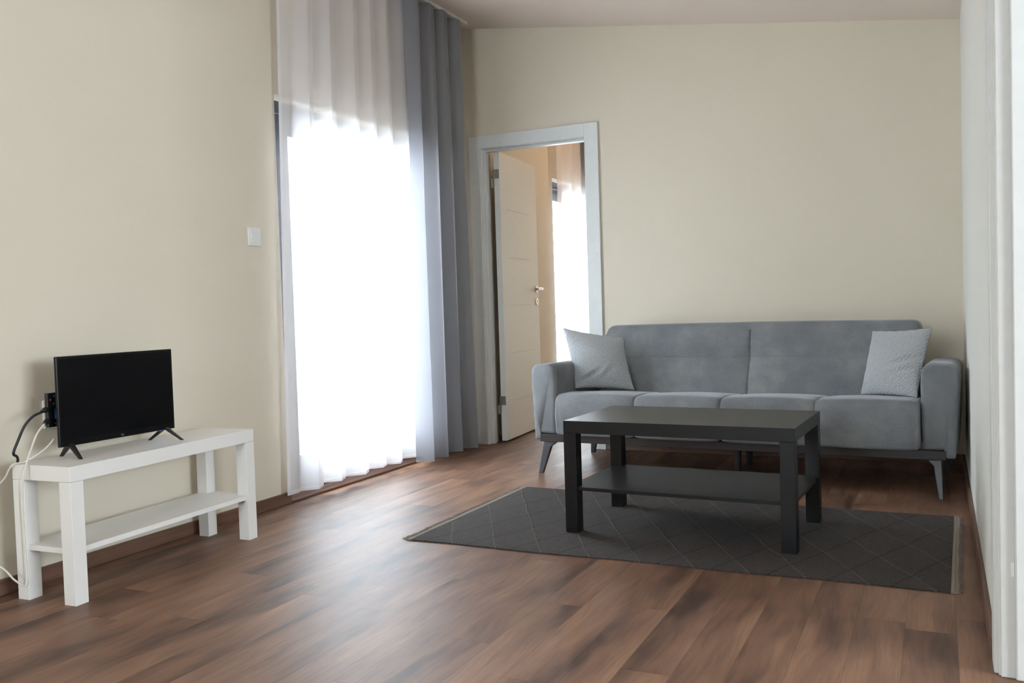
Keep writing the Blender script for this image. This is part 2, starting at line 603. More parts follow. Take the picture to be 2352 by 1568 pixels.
def fill_window(name, axis, a0, a1, z0, z1, p0, p1):
    r = structure_root(name)
    def bx(bm, u0, u1, w0, w1, q0=p0, q1=p1):
        if axis == 'y':
            box(bm, q0, q1, u0, u1, w0, w1)
        else:
            box(bm, u0, u1, q0, q1, w0, w1)
    bm = bmesh.new()
    f = .06
    bx(bm, a0, a0 + f, z0, z1); bx(bm, a1 - f, a1, z0, z1)
    bx(bm, a0 + f, a1 - f, z0, z0 + f); bx(bm, a0 + f, a1 - f, z1 - f, z1)
    mid = (a0 + a1) / 2
    bx(bm, mid - .04, mid + .04, z0 + f, z1 - f)
    obj('window_frame', bm, M_ANTH, r, bevel=.003)
    g = bmesh.new()
    pm = (p0 + p1) / 2
    bx(g, a0 + f, mid - .04, z0 + f, z1 - f, pm - .003, pm + .003)
    bx(g, mid + .04, a1 - f, z0 + f, z1 - f, pm - .003, pm + .003)
    obj('glass_pane', g, M_GLASS, r)
fill_window('rear_fill_window', 'x', .9, 2.2, 1.0, 2.3, -8.16, -8.11)  # unseen, added behind the camera and sized to brighten the back wall
fill_window('side_fill_window', 'y', -5.5, -3.3, .70, 2.10, 6.11, 6.16)  # unseen, added in the hall and sized to brighten faces turned right

# ------------------------------------------------------------------ door_1 in the back wall
def build_door():
    r = structure_root('door_1')
    h = 1.985
    # lining inside the wall opening
    bm = bmesh.new()
    box(bm, .105, .125, -.002, .122, 0, h + .01)
    box(bm, .862, .880, -.002, .122, 0, h + .01)
    box(bm, .125, .862, -.002, .122, h - .01, h + .01)
    obj('door_lining', bm, M_TRIMWHITE, r, bevel=.002)
    # stop bead
    bm = bmesh.new()
    box(bm, .125, .137, .030, .078, 0, h - .01)
    box(bm, .852, .862, .030, .078, 0, h - .01)
    box(bm, .137, .852, .030, .078, h - .022, h - .01)
    obj('door_stop', bm, M_TRIMWHITE, r, bevel=.002)
    obj('casing_left', B(.037, .116, -.018, 0, 0, 2.064), M_TRIMWHITE, r, bevel=.003)
    obj('casing_right', B(.860, .951, -.018, 0, 0, 2.064), M_TRIMWHITE, r, bevel=.003)
    obj('casing_head', B(.116, .860, -.016, 0, 1.978, 2.064), M_TRIMWHITE, r, bevel=.003)
    bm = bmesh.new()
    box(bm, .04, .118, .12, .134, 0, 2.064); box(bm, .858, .94, .12, .134, 0, 2.064); box(bm, .118, .858, .12, .134, 1.985, 2.064)
    obj('casing_rear', bm, M_TRIMWHITE, r, bevel=.002)
    # leaf, hinged at the left jamb, standing open into the far room
    ax, ay = .204, .098
    bx_, by_ = .137, .85
    ang = math.atan2(by_ - ay, bx_ - ax)
    Lf = math.hypot(bx_ - ax, by_ - ay)
    leaf = bmesh.new()
    box(leaf, 0, Lf, 0, .040, .012, 1.972)
    lf = obj('door_leaf', leaf, M_DOORWHITE, r, bevel=.002, loc=(ax, ay, 0), rot=(0, 0, ang))
    # grooves on the side facing the room, their shade put into the strip colour
    bm = bmesh.new()
    for z in (.27, .60, .93, 1.26, 1.59):
        box(bm, .13, Lf - .17, -.0012, .001, z, z + .006)
    obj('groove', bm, plain('groove_shade', (214, 215, 211), .5), lf)
    # rosettes and lever
    hx = Lf - .065
    hd = obj('door_handle', cyl(bmesh.new(), (hx, 0, 1.050), (0, -1, 0), .026, .009, 32), M_CHROME, lf, smooth=False, bevel=.002)
    hd['label'] = 'chrome lever handle on round rosette'
    bm = bmesh.new()
    tube(bm, [(hx, -.006, 1.05), (hx, -.030, 1.05), (hx - .003, -.048, 1.05), (hx - .020, -.056, 1.05), (hx - .06, -.056, 1.05), (hx - .115, -.054, 1.05)],
         lambda t: .0095 - .002 * t, 12, 6)
    obj('lever', bm, M_CHROME, hd, smooth=True).parent = lf
    bm = cyl(bmesh.new(), (hx, 0, .955), (0, -1, 0), .026, .009, 32)
    ks = obj('keyhole_rosette', bm, M_CHROME, lf, bevel=.002)
    bm = B(hx - .004, hx + .004, -.0098, -.0088, .944, .962)
    cyl(bm, (hx, -.0088, .961), (0, -1, 0), .0065, .001, 16)
    obj('keyhole', bm, M_BLACKPL, lf)
    for z in (1.79, .255):
        bm = bmesh.new()
        box(bm, -.0025, .0, .003, .034, z + .0, z + .062)      # plate let into the leaf edge
        cyl(bm, (-.004, .040, z - .055), (0, 0, 1), .006, .117, 12)
        hg = obj('hinge', bm, M_METAL, lf, bevel=.0008)
        bm = B(-.006, .0, .040, .060, z - .06, z)
        obj('hinge_plate', bm, M_METAL, lf, bevel=.0008)
build_door()

# casing and jamb at the end of the right wall, close to the camera
def near_opening():
    r = structure_root('door_2')
    X = W
    obj('casing_left', B(X - .010, X + .004, -2.955, -2.868, 0, 2.17), M_TRIMWHITE, r, bevel=.004)
    bm = bmesh.new()
    box(bm, X + .004, X + .16, -2.972, -2.958, 0, 2.10)
    obj('jamb_lining', bm, M_TRIMWHITE, r, bevel=.002)
    obj('jamb_stop', B(X + .034, X + .16, -2.985, -2.972, 0, 2.085), M_TRIMWHITE, r, bevel=.004)
    obj('casing_head', B(X - .010, X + .004, -6.4, -2.955, 2.09, 2.17), M_TRIMWHITE, r, bevel=.003)
    obj('strike_plate', B(X + .0265, X + .0335, -2.9745, -2.9718, .245, .278), plain('white_patch', (244, 248, 246), .3), r)
near_opening()

# ------------------------------------------------------------------ curtains
GRID = {}
def curtain(name, label, mat, x0, y0, y1, z0, ztop, folds, amp, sub=8, lean=None, seedv=1, nz=26, group=None, flatends=True, top_amp=.8, mid=None, soft_start=0):
    """hanging cloth along y with irregular S-folds. folds = number of folds, y0 < y1"""
    rnd = random.Random(seedv)
    N = int(folds * sub * 2)
    ph = [rnd.uniform(-.5, .5) for _ in range(64)]
    am = [rnd.uniform(.65, 1.15) for _ in range(64)]
    def nse(arr, t):
        i = int(math.floor(t)) % 63
        f = t - math.floor(t)
        f = f * f * (3 - 2 * f)
        return arr[i] * (1 - f) + arr[i + 1] * f
    bm = bmesh.new()
    rows = []
    for j in range(nz + 1):
        q = j / nz
        row = []
        for i in range(N + 1):
            s = i / N
            a = s * folds * 2 * math.pi + 1.4 * nse(ph, s * folds * .9 + 3) + .35 * math.sin(3.1 * q + 5 * s) * q
            A = amp * nse(am, s * folds + 7) * (top_amp + (1 - top_amp) * (1 - q))
            if soft_start:
                A *= min(1, .15 + s / soft_start)
            # sharpened, double-back folds
            dx = A * (math.sin(a) + .22 * math.sin(2 * a + .6))
            dy = A * .28 * math.sin(2 * a + .5)
            if mid:
                dx += mid * A * math.sin(a * 2.07 + 1.0) * q
            yy0, yy1 = (lean(q, 0), lean(q, 1)) if lean else (y0, y1)
            y = yy0 + (yy1 - yy0) * s + dy
            x = x0 + dx
            zt = ztop(x, y) if callable(ztop) else ztop
            z = z0 + .004 * math.sin(a * .5 + 1) + (zt - z0) * q if j else z0 + .004 * math.sin(a * .5 + 1)
            row.append(bm.verts.new((x, y, z)))
        rows.append(row)
    GRID[name] = [[v.co.copy() for v in row] for row in rows]
    for a, b in zip(rows, rows[1:]):
        for i in range(N):
            bm.faces.new((a[i], a[i + 1], b[i + 1], b[i]))
    return bm

def add_curtain(bm, name, label, mat, cat='curtain', hem=None, hemmat=None):
    o = obj(name, bm, mat, None, smooth=True)
    o['label'] = label
    o['category'] = cat
    return o

SX, DX = .058, .120
sheer_bm = curtain('sheer', '', M_SHEER, SX, -1.955, -.60, .052, lambda x, y: ceil_z(SX) - .022, 7.6, .032, 10, seedv=5,
                   lean=lambda q, e: (-2.015 + .07 * q, -.60)[e], nz=40, soft_start=.22)
sheer = add_curtain(sheer_bm, 'sheer_curtain', 'white sheer floor-length curtain over the balcony door, beside the grey drape in the living room', M_SHEER)
drape_bm = curtain('drape', '', M_DRAPE, DX, -.90, -.17, .024, lambda x, y: ceil_z(DX) - .024, 3.8, .060, 14,
                   lean=lambda q, e: (-.885 if e == 0 else -.165 - .05 * q), seedv=12, mid=.28)
drape = add_curtain(drape_bm, 'grey_drape', 'grey satin floor-length drape bunched between sheer curtain and open white door', M_DRAPE)
# sewn hems
M_SHEERHEM = cloth('doubled_voile_hem', (246, 244, 247), .12, .5)
def hem_part(name, grid, parent, i0, i1, j0, j1, off=.0012):
    bm = bmesh.new()
    loops = []
    for sgn in (1, -1):
        v = [[bm.verts.new((p.x + sgn * off, p.y, p.z)) for p in row[i0:i1]] for row in grid[j0:j1]]
        for a, b in zip(v, v[1:]):
            for i in range(len(a) - 1):
                bm.faces.new((a[i], a[i + 1], b[i + 1], b[i]))
    o = obj(name, bm, M_SHEERHEM, parent, smooth=True)
    return o
g_ = GRID['sheer']
low = [g_[0], [p.lerp(q, .30) for p, q in zip(g_[0], g_[1])]]
hem_part('bottom_hem', low, sheer, 0, len(g_[0]), 0, 2)
hem_part('side_hem', g_, sheer, 0, 3, 0, len(g_))
# ceiling rails
for nm, X, y0, y1, lb in (('curtain_rail', SX, -1.96, -.17, 'white ceiling curtain rail carrying the sheer curtain'),
                          ('curtain_rail', DX, -1.96, -.165, 'white ceiling curtain rail carrying the grey drape')):
    zc = ceil_z(X)
    bm = bmesh.new()
    hexa(bm, [(X - .014, y0, zc - .020), (X + .014, y0, zc - .020), (X + .014, y1, zc - .020), (X - .014, y1, zc - .020)],
         [(X - .014, y0, ceil_z(X - .014)), (X + .014, y0, ceil_z(X + .014)), (X + .014, y1, ceil_z(X + .014)), (X - .014, y1, ceil_z(X - .014))])
    o = obj(nm, bm, M_RAIL)
    o['label'] = lb
    o['category'] = 'curtain rail'
# far room
s2 = add_curtain(curtain('s2', '', M_SHEER, .055, 1.44, 2.60, .04, 2.6, 5, .025, 10, seedv=9), 'sheer_curtain',
                 'white sheer curtain in the room seen through the open door', M_SHEER)
d2 = add_curtain(curtain('d2', '', M_DRAPE2, .12, 2.02, 2.75, .03, 2.6, 5, .04, 10, seedv=21, lean=lambda q, e: (2.13 - .13 * q, 2.75)[e]), 'mauve_drape',
                 'mauve brown drape at the right edge of the open doorway, in the far room', M_DRAPE2)

# ------------------------------------------------------------------ light switch and socket on the left wall
t = thing('light_switch', 'white square light switch on the cream wall left of the sheer curtain', 'light switch', (0, -2.107, 1.281))
obj('switch_plate', B(0, .009, -.042, .042, -.042, .042), M_SWITCH, t, bevel=.003)
bm = bmesh.new()
hexa(bm, [(.009, -.030, -.031), (.0125, -.030, -.031), (.0125, .030, -.031), (.009, .030, -.031)],
     [(.009, -.030, .024), (.0155, -.030, .024), (.0155, .030, .024), (.009, .030, .024)])
obj('rocker', bm, M_SWITCH, t, bevel=.0015)

t = thing('wall_socket', 'white wall socket on the cream wall behind the television', 'socket', (0, -3.19, .588))
sp = obj('socket_plate', B(0, .010, -.042, .042, -.05, .05), M_SWITCH, t, bevel=.003)
bm = cyl(bmesh.new(), (.010, 0, 0), (1, 0, 0), .022, .004, 28)
obj('socket_face', bm, M_SWITCH, sp, bevel=.001)
bm = cyl(bmesh.new(), (.0141, -.0095, 0), (1, 0, 0), .0025, .0006, 10)
cyl(bm, (.0141, .0095, 0), (1, 0, 0), .0025, .0006, 10)
obj('socket_hole', bm, M_BLACKPL, t)

# ------------------------------------------------------------------ two tables of the same design
def side_table(name, label, cat, L_, D_, mat, loc, rz, leg=.05, shelf_z=.17, shelf_t=.018, studs=False):
    t = thing(name, label, cat, loc, rz)
    H, TT = .45, .05
    obj('table_top', B(0, L_, 0, D_, H - TT, H), mat, t, bevel=.0015)
    for x, y in ((0, 0), (L_ - leg, 0), (0, D_ - leg), (L_ - leg, D_ - leg)):
        obj('leg', B(x, x + leg, y, y + leg, 0, H - TT - .0006), mat, t, bevel=.0012)
    # lower shelf with notched corners round the legs
    g = .001
    a = leg + g
    e = .008
    pts = [(a, e), (L_ - a, e), (L_ - a, a), (L_ - e, a), (L_ - e, D_ - a), (L_ - a, D_ - a), (L_ - a, D_ - e), (a, D_ - e), (a, D_ - a), (e, D_ - a), (e, a), (a, a)]
    bm = bmesh.new()
    loft(bm, [[(x, y, shelf_z) for x, y in pts], [(x, y, shelf_z + shelf_t) for x, y in pts]])
    obj('shelf', bm, mat, t, bevel=.0008)
    if studs:
        for x, y in ((a + .004, .02), (L_ - a - .004, .02)):
            s = 1 if x < L_ / 2 else -1
            b = cyl(bmesh.new(), (x - s * .0045, y, shelf_z - .0075), (s, 0, 0), .0038, .014, 12)
            obj('shelf_pin', b, M_METAL, t)
    return t

# the bench is drawn with its long side along local x; turned so the long side follows the left wall
bt = math.radians(90) + .0479
bx0, by0 = .0945, -3.4216
c, s_ = math.cos(.0479), math.sin(.0479)
# local origin = near front corner (x = +depth side)
side_table('tv_bench', 'low white bench with lower shelf against the left wall, holding the television', 'tv bench',
           .90, .26, M_WHITEWOOD, (bx0 + .26 * c, by0 + .26 * s_, 0), bt, leg=.0505, shelf_z=.165, studs=True)
RUG_T = .007
side_table('coffee_table', 'black-brown rectangular coffee table with lower shelf standing on the charcoal rug', 'coffee table',
           .90, .55, M_BLACKWOOD, (1.4999, -2.0508, RUG_T + .0004), -.0429, leg=.0535, shelf_z=.170, shelf_t=.014)

# ------------------------------------------------------------------ rug
def build_rug():
    NL, FL, FR, NR = Vector((.955, -2.350, 0)), Vector((.968, -1.255, 0)), Vector((2.912, -1.303, 0)), Vector((2.888, -2.345, 0))
    def P(s, t, z=0.0):
        p = (NL * (1 - s) + NR * s) * (1 - t) + (FL * (1 - s) + FR * s) * t
        wav = .0045 * math.sin(s * 17) * (1 if t < .5 else -1) * (abs(t - .5) * 2) ** 6
        return Vector((p.x, p.y + wav, z))
    t = thing('rug', 'charcoal flat-woven fringed rug under the black coffee table', 'rug', (0, 0, 0))
    bm = bmesh.new()
    NS, NT = 60, 30
    top = [[bm.verts.new(P(i / NS, j / NT, RUG_T - (.002 if j in (0, NT) else 0))) for j in range(NT + 1)] for i in range(NS + 1)]
    bot = [[bm.verts.new(P(i / NS, j / NT, .0005)) for j in range(NT + 1)] for i in range(NS + 1)]
    for i in range(NS):
        for j in range(NT):
            bm.faces.new((top[i][j], top[i + 1][j], top[i + 1][j + 1], top[i][j + 1]))
            bm.faces.new((bot[i][j], bot[i][j + 1], bot[i + 1][j + 1], bot[i + 1][j]))
    for i in range(NS):
        bm.faces.new((bot[i][0], bot[i + 1][0], top[i + 1][0], top[i][0]))
        bm.faces.new((top[i][NT], top[i + 1][NT], bot[i + 1][NT], bot[i][NT]))
    for j in range(NT):
        bm.faces.new((top[0][j], top[0][j + 1], bot[0][j + 1], bot[0][j]))
        bm.faces.new((bot[NS][j], bot[NS][j + 1], top[NS][j + 1], top[NS][j]))
    obj('woven_field', bm, M_RUG, t)
    for side in (0, 1):
        sg = -1 if side == 0 else 1
        bm = bmesh.new()
        loops = []
        for j in range(41):
            q = j / 40
            p = P(side, q)
            a = p.x + sg * .0
            b = p.x + sg * .020
            wv = .0015 * math.sin(q * 23)
            loops.append([(a, p.y, .0008), (b + wv, p.y, .0008), (b + wv, p.y, .0062), ((a + b) / 2 + sg * .001, p.y, .0050), ((a + b) / 2, p.y, .0066), (a, p.y, .0056)])
        loft(bm, loops)
        obj('hem_band', bm, M_HEM, t)
        rnd = random.Random(3 + side)
        bm = bmesh.new()
        n = 330
        for k in range(n):
            q = (k + rnd.uniform(-.3, .3)) / n
            q = min(max(q, 0.001), .999)
            p = P(side, q)
            x0 = p.x + sg * .018
            ln = rnd.uniform(.018, .034) * (.55 if side else 1)
            dy = rnd.uniform(-.010, .010)
            zz = rnd.uniform(.002, .007)
            w = .0013
            pts = [Vector((x0, p.y, .003)), Vector((x0 + sg * ln * .5, p.y + dy * .4, zz)), Vector((x0 + sg * ln, p.y + dy, rnd.uniform(.001, .004)))]
            loops = []
            for i, v in enumerate(pts):
                ww = w * (1 - .25 * i)
                loops.append([v + Vector((0, -ww, 0)), v + Vector((0, 0, -ww * .7)), v + Vector((0, ww, 0)), v + Vector((0, 0, ww))])
            loft(bm, loops)
        f = obj('fringe', bm, M_FRINGE, t)
        f['kind'] = 'stuff'
build_rug()

# ------------------------------------------------------------------ sofa
SOFA_L, SOFA_A = 2.122, -.047
SOFA_O = (.815, -.835, 0)
def build_sofa():
    t = thing('sofa', 'grey velvet three-seat sofa with tapered legs against the back wall', 'sofa', SOFA_O, SOFA_A)
    AW = .150
    # seat: rounded profile in (y, z), lofted along x, pinched at the seams and the piped ends
    prof = rounded([(-.030, .213), (-.046, .33), (-.026, .438), (.16, .436), (.66, .392), (.66, .215)],
                   [.02, .20, .075, .3, .02, .01], 8)
    # make loop counter clockwise
    area = sum(prof[i - 1][0] * prof[i][1] - prof[i][0] * prof[i - 1][1] for i in range(len(prof)))
    if area < 0:
        prof.reverse()
    dense = []
    for i in range(len(prof)):
        a = Vector(prof[i]); b = Vector(prof[(i + 1) % len(prof)])
        k = max(1, int((b - a).length / .03))
        for q in range(k):
            dense.append(tuple(a.lerp(b, q / k)))
    x0, x1 = AW + .003, SOFA_L - AW - .003
    seams = [x0 + (x1 - x0) * q for q in (.25, .50, .75)]
    xs = []
    for a, b in zip([x0] + seams, seams + [x1]):
        for k in range(34):
            q = k / 34
            # denser near the seams
            q = .5 - .5 * math.cos(math.pi * q)
            xs.append(a + (b - a) * q)
    xs.append(x1)
    xs += [s + d for s in seams for d in (-.004, .004)]
    xs = sorted(set(round(x, 5) for x in xs))
    def infl(x):
        d = 0.0
        for s in seams:
            e = abs(x - s)
            d += .0105 * math.exp(-e / .018) + .004 * math.exp(-(e / .004) ** 2)
        e = min(x - x0, x1 - x)
        r = .022
        if e < r:
            d += r - math.sqrt(max(0, r * r - (r - e) ** 2))
        for g in (x0 + .024, x1 - .024):
            d += .0035 * math.exp(-((x - g) / .0035) ** 2)
        # pillowing between seams
        return d
    loops = []
    for x in xs:
        k = infl(x)
        mod = .0045 * math.sin((x - x0) / (x1 - x0) * math.pi * 4) ** 2
        lp = inset2(dense, k - mod)
        loops.append([(x, y, max(z, .2135)) for y, z in lp])
    bm = bmesh.new()
    loft(bm, loops)
    obj('seat', bm, M_VELVET, t, smooth=True)
    # backrest
    BL, BR = .192, 1.962
    zt, zb = .790, .34
    bm = bmesh.new()
    NX, NZ = 96, 44
    mid = (BL + BR) / 2 + .0
    hz = .600
    def front(u, v):
        # u 0..1 across, v 0..1 up
        x = BL + (BR - BL) * u
        z = zb + (zt - zb) * v
        return x, z
    def yfront(z):
        q = (z - zb) / (zt - zb)
        return .455 + .150 * q
    th = .135
    def surf(x, z, side):
        # distance to outline (rounded rectangle)
        y = yfront(z)
        if side == 0:
            d = .012 * math.exp(-abs(x - mid) / .035) + .006 * math.exp(-abs(x - mid) / .004)
            d += (.0045 * math.exp(-abs(z - hz) / .030)) + .002 * math.exp(-abs(z - hz) / .004)
            d += .018 * math.exp(-((x - mid) ** 2 + (z - hz) ** 2) / .0018)
            for k in (-1, 1):
                d += .003 * math.sin((x - mid) * 23 + z * 9) ** 2 * math.exp(-abs(z - hz) / .05)
            return y + d - .006
        return y + th
    def outline(i):
        pass
    rr = .075
    def warp(u, v):
        """square to rounded-top rectangle"""
        x = BL + (BR - BL) * u
        z = zb + (zt - zb) * v
        # pull the upper corners in
        ex = min(x - BL, BR - x)
        ez = zt - z
        return x, z
    def outl(k, n_):
        return None
    # outline loop of the backrest in (x, z); inner loops shrink towards the middle
    ol = rounded([(BL + .012, zb), (BR - .012, zb), (BR - .004, .62), (BR - .022, zt), (BL + .022, zt), (BL + .004, .62)], [.01, .01, .3, .055, .055, .3], 8)
    den = []
    for i in range(len(ol)):
        a = Vector(ol[i]); b = Vector(ol[(i + 1) % len(ol)])
        k = max(1, int((b - a).length / .02))
        for q in range(k):
            den.append(tuple(a.lerp(b, q / k)))
    # rounded edge rings, from the rear to the front
    rings = []
    R_ = .040
    def crown(x):
        return .006 * math.sin(math.pi * (x - BL) / (BR - BL))
    for side, order in ((1, (0, 1, 2, 3, 4)), (0, (4, 3, 2, 1, 0))):
        for k in order:
            a = k / 4 * math.pi / 2
            ins = R_ * (1 - math.sin(a))
            dep = R_ * (1 - math.cos(a))
            lp = inset2(den, ins)
            ring = []
            for x, z in lp:
                yf = surf(x, z, 0)
                yb = surf(x, z, 1)
                y = yb - dep if side else yf + dep
                ring.append((x, y, z + crown(x) * max(0, (z - zb) / (zt - zb))))
            rings.append(ring)
    rows = loft(bm, rings, cap=False)
    bm.faces.new(rows[0][::-1])
    # front face: grid filling the inner ring, made as its own patch that sits on the ring
    inner = inset2(den, R_)
    xs_ = [p[0] for p in inner]; zs_ = [p[1] for p in inner]
    xa, xb, za, zb2 = min(xs_), max(xs_), min(zs_), max(zs_)
    def clampz(x):
        # top of inner outline at x
        cr_ = .030
        top = zb2
        for ex, sg in ((xa, 1), (xb, -1)):
            d = (x - ex) * sg
            if d < cr_:
                top = zb2 - (cr_ - math.sqrt(max(0, cr_ ** 2 - (cr_ - d) ** 2)))
        return top
    xg = sorted(set([xa + (xb - xa) * i / 110 for i in range(111)] + [mid + d for d in (-.012, -.006, -.003, 0, .003, .006, .012)]))
    vg = sorted(set([i / 40 for i in range(41)] + [(hz - za) / (zb2 - za) + d for d in (-.02, -.01, -.004, 0, .004, .01, .02)]))
    G = []
    for x in xg:
        top = clampz(x)
        G.append([bm.verts.new((x, surf(x, za + (zb2 - za) * min(v, (top - za) / (zb2 - za)), 0),
                                min(za + (zb2 - za) * v, top) + crown(x) * max(0, (min(za + (zb2 - za) * v, top) - zb) / (zt - zb)))) for v in vg])
    for a, b in zip(G, G[1:]):
        for i in range(len(vg) - 1):
            try:
                bm.faces.new((a[i], b[i], b[i + 1], a[i + 1]))
            except ValueError:
                pass
    # tuck the rim of the front panel behind the rolled edge
    rim = [G[i][0] for i in range(len(G))] + [G[-1][j] for j in range(1, len(vg))] + [G[i][-1] for i in range(len(G) - 2, -1, -1)] + [G[0][j] for j in range(len(vg) - 2, 0, -1)]
    cx_, cz_ = (xa + xb) / 2, (za + zb2) / 2
    back = [bm.verts.new((v.co.x + .006 * (1 if v.co.x > cx_ else -1) * (abs(v.co.x - cx_) > (xb - xa) / 2 - .03), v.co.y + .012, v.co.z + .006 * (1 if v.co.z > cz_ else -1))) for v in rim]
    for i in range(len(rim)):
        j = (i + 1) % len(rim)
        bm.faces.new((rim[i], rim[j], back[j], back[i]))
    obj('backrest', bm, M_VELVET, t, smooth=True)
    # arms
    for nm, ax0, sgn in (('armrest', 0.0, 1), ('armrest', SOFA_L - AW, -1)):
        def pr(q):
            # outer side is x = 0 for the left arm
            pts = [(.010, .178), (.045, .178), (.045, .215), (AW - .008, .215), (AW, .50), (AW - .004, .604), (-.004, .596), (-.004, .50)]
            rad = [.008, .004, .002, .01, 0, .045, .062, 0]
            lp = rounded(pts, rad, 6)
            if sgn < 0:
                lp = [(AW - x, z) for x, z in lp]
                lp.reverse()
            return lp
        base = pr(0)
        area = sum(base[i - 1][0] * base[i][1] - base[i][0] * base[i - 1][1] for i in range(len(base)))
        if area < 0:
            base.reverse()
        fine = []
        for i in range(len(base)):
            a = Vector(base[i]); b = Vector(base[(i + 1) % len(base)])
            k = max(1, int((b - a).length / .018))
            fine += [tuple(a.lerp(b, q / k)) for q in range(k)]
        base = fine
        loops = []
        DEP = .74
        for y, ins in ((0, .022), (.002, .014), (.006, .008), (.012, .003), (.020, .0005), (.030, .0), (.036, .0035), (.040, .0), (.2, 0), (.5, 0), (DEP - .02, 0), (DEP - .004, .006), (DEP, .02)):
            lp = [(AW / 2 + (x - AW / 2) * (1 - ins / .075), .40 + (z - .40) * (1 - ins / .21)) for x, z in base]
            drop = .012 * max(0, (y - .1)) / .64
            loops.append([(ax0 + x, y, z - drop * max(0, (z - .3)) / .3) for x, z in lp])
        bm = bmesh.new()
        loft(bm, loops)
        obj(nm, bm, M_VELVET, t, smooth=True)
    # wooden rail frame
    bm = bmesh.new()
    box(bm, .047, SOFA_L - .047, -.003, .030, .172, .2135)
    box(bm, .047, .080, .030, .70, .172, .2125)
    box(bm, SOFA_L - .080, SOFA_L - .047, .030, .70, .172, .2125)
    box(bm, .080, SOFA_L - .080, .66, .70, .172, .2125)
    rail_o = obj('rail_frame', bm, M_SOFARAIL, t, bevel=.002)
    # maker's lettering on the rail, too small to read: a row of short strokes
    bm = bmesh.new()
    rnd = random.Random(4)
    x = SOFA_L - .140
    for k in range(8):
        w = .0062
        hgt = .0046
        z = .186
        kind = k % 4
        box(bm, x, x + .0013, -.0040, -.0028, z, z + hgt)
        if kind != 3:
            box(bm, x, x + w * .7, -.0040, -.0028, z + hgt - .0011, z + hgt)
        if kind in (0, 2):
            box(bm, x + w * .6, x + w * .8, -.0040, -.0028, z, z + hgt)
        if kind in (1, 3):
            box(bm, x, x + w * .7, -.0040, -.0028, z, z + .0011)
        x += .0078
    o = obj('rail_lettering', bm, M_GREYDIM, rail_o)
    o['label'] = 'small grey maker lettering'
    # legs: flat splayed tapering boards
    def leg(x, y, fx, fy, flip, k=1.0):
        bm = bmesh.new()
        sg = (-1 if flip else 1) * k
        secs = []
        # z, near edge offset, width in x, thickness in y
        for z, w, th_ in ((.172, .078, .030), (.168, .077, .030), (.145, .047, .030), (.08, .038, .026), (.0, .026, .020)):
            q = 1 - z / .172
            cx = x + (fx - x) * q
            cy = y + (fy - y) * q
            secs.append([(cx, cy - th_ / 2, z), (cx + sg * w, cy - th_ / 2, z), (cx + sg * w, cy + th_ / 2, z), (cx, cy + th_ / 2, z)])
        loft(bm, secs)
        obj('leg', bm, M_SOFALEG, t, bevel=.003)
    leg(.066, .018, .046, -.022, False)
    leg(SOFA_L - .066, .018, SOFA_L - .058, -.028, True, .72)
    leg(.066, .68, .050, .70, False)
    leg(SOFA_L - .066, .68, SOFA_L - .052, .70, True)
    # straight centre legs
    for x, y in ((1.060, .32), (1.064, .56)):
        bm = cyl(bmesh.new(), (x, y, 0), (0, 0, 1), .016, .205, 20, .024)
        obj('centre_leg', bm, M_SOFALEG, t, smooth=False)
    bm = bmesh.new()
    box(bm, 1.03, 1.095, .03, .66, .190, .2125)
    obj('centre_beam', bm, M_SOFARAIL, t)
build_sofa()

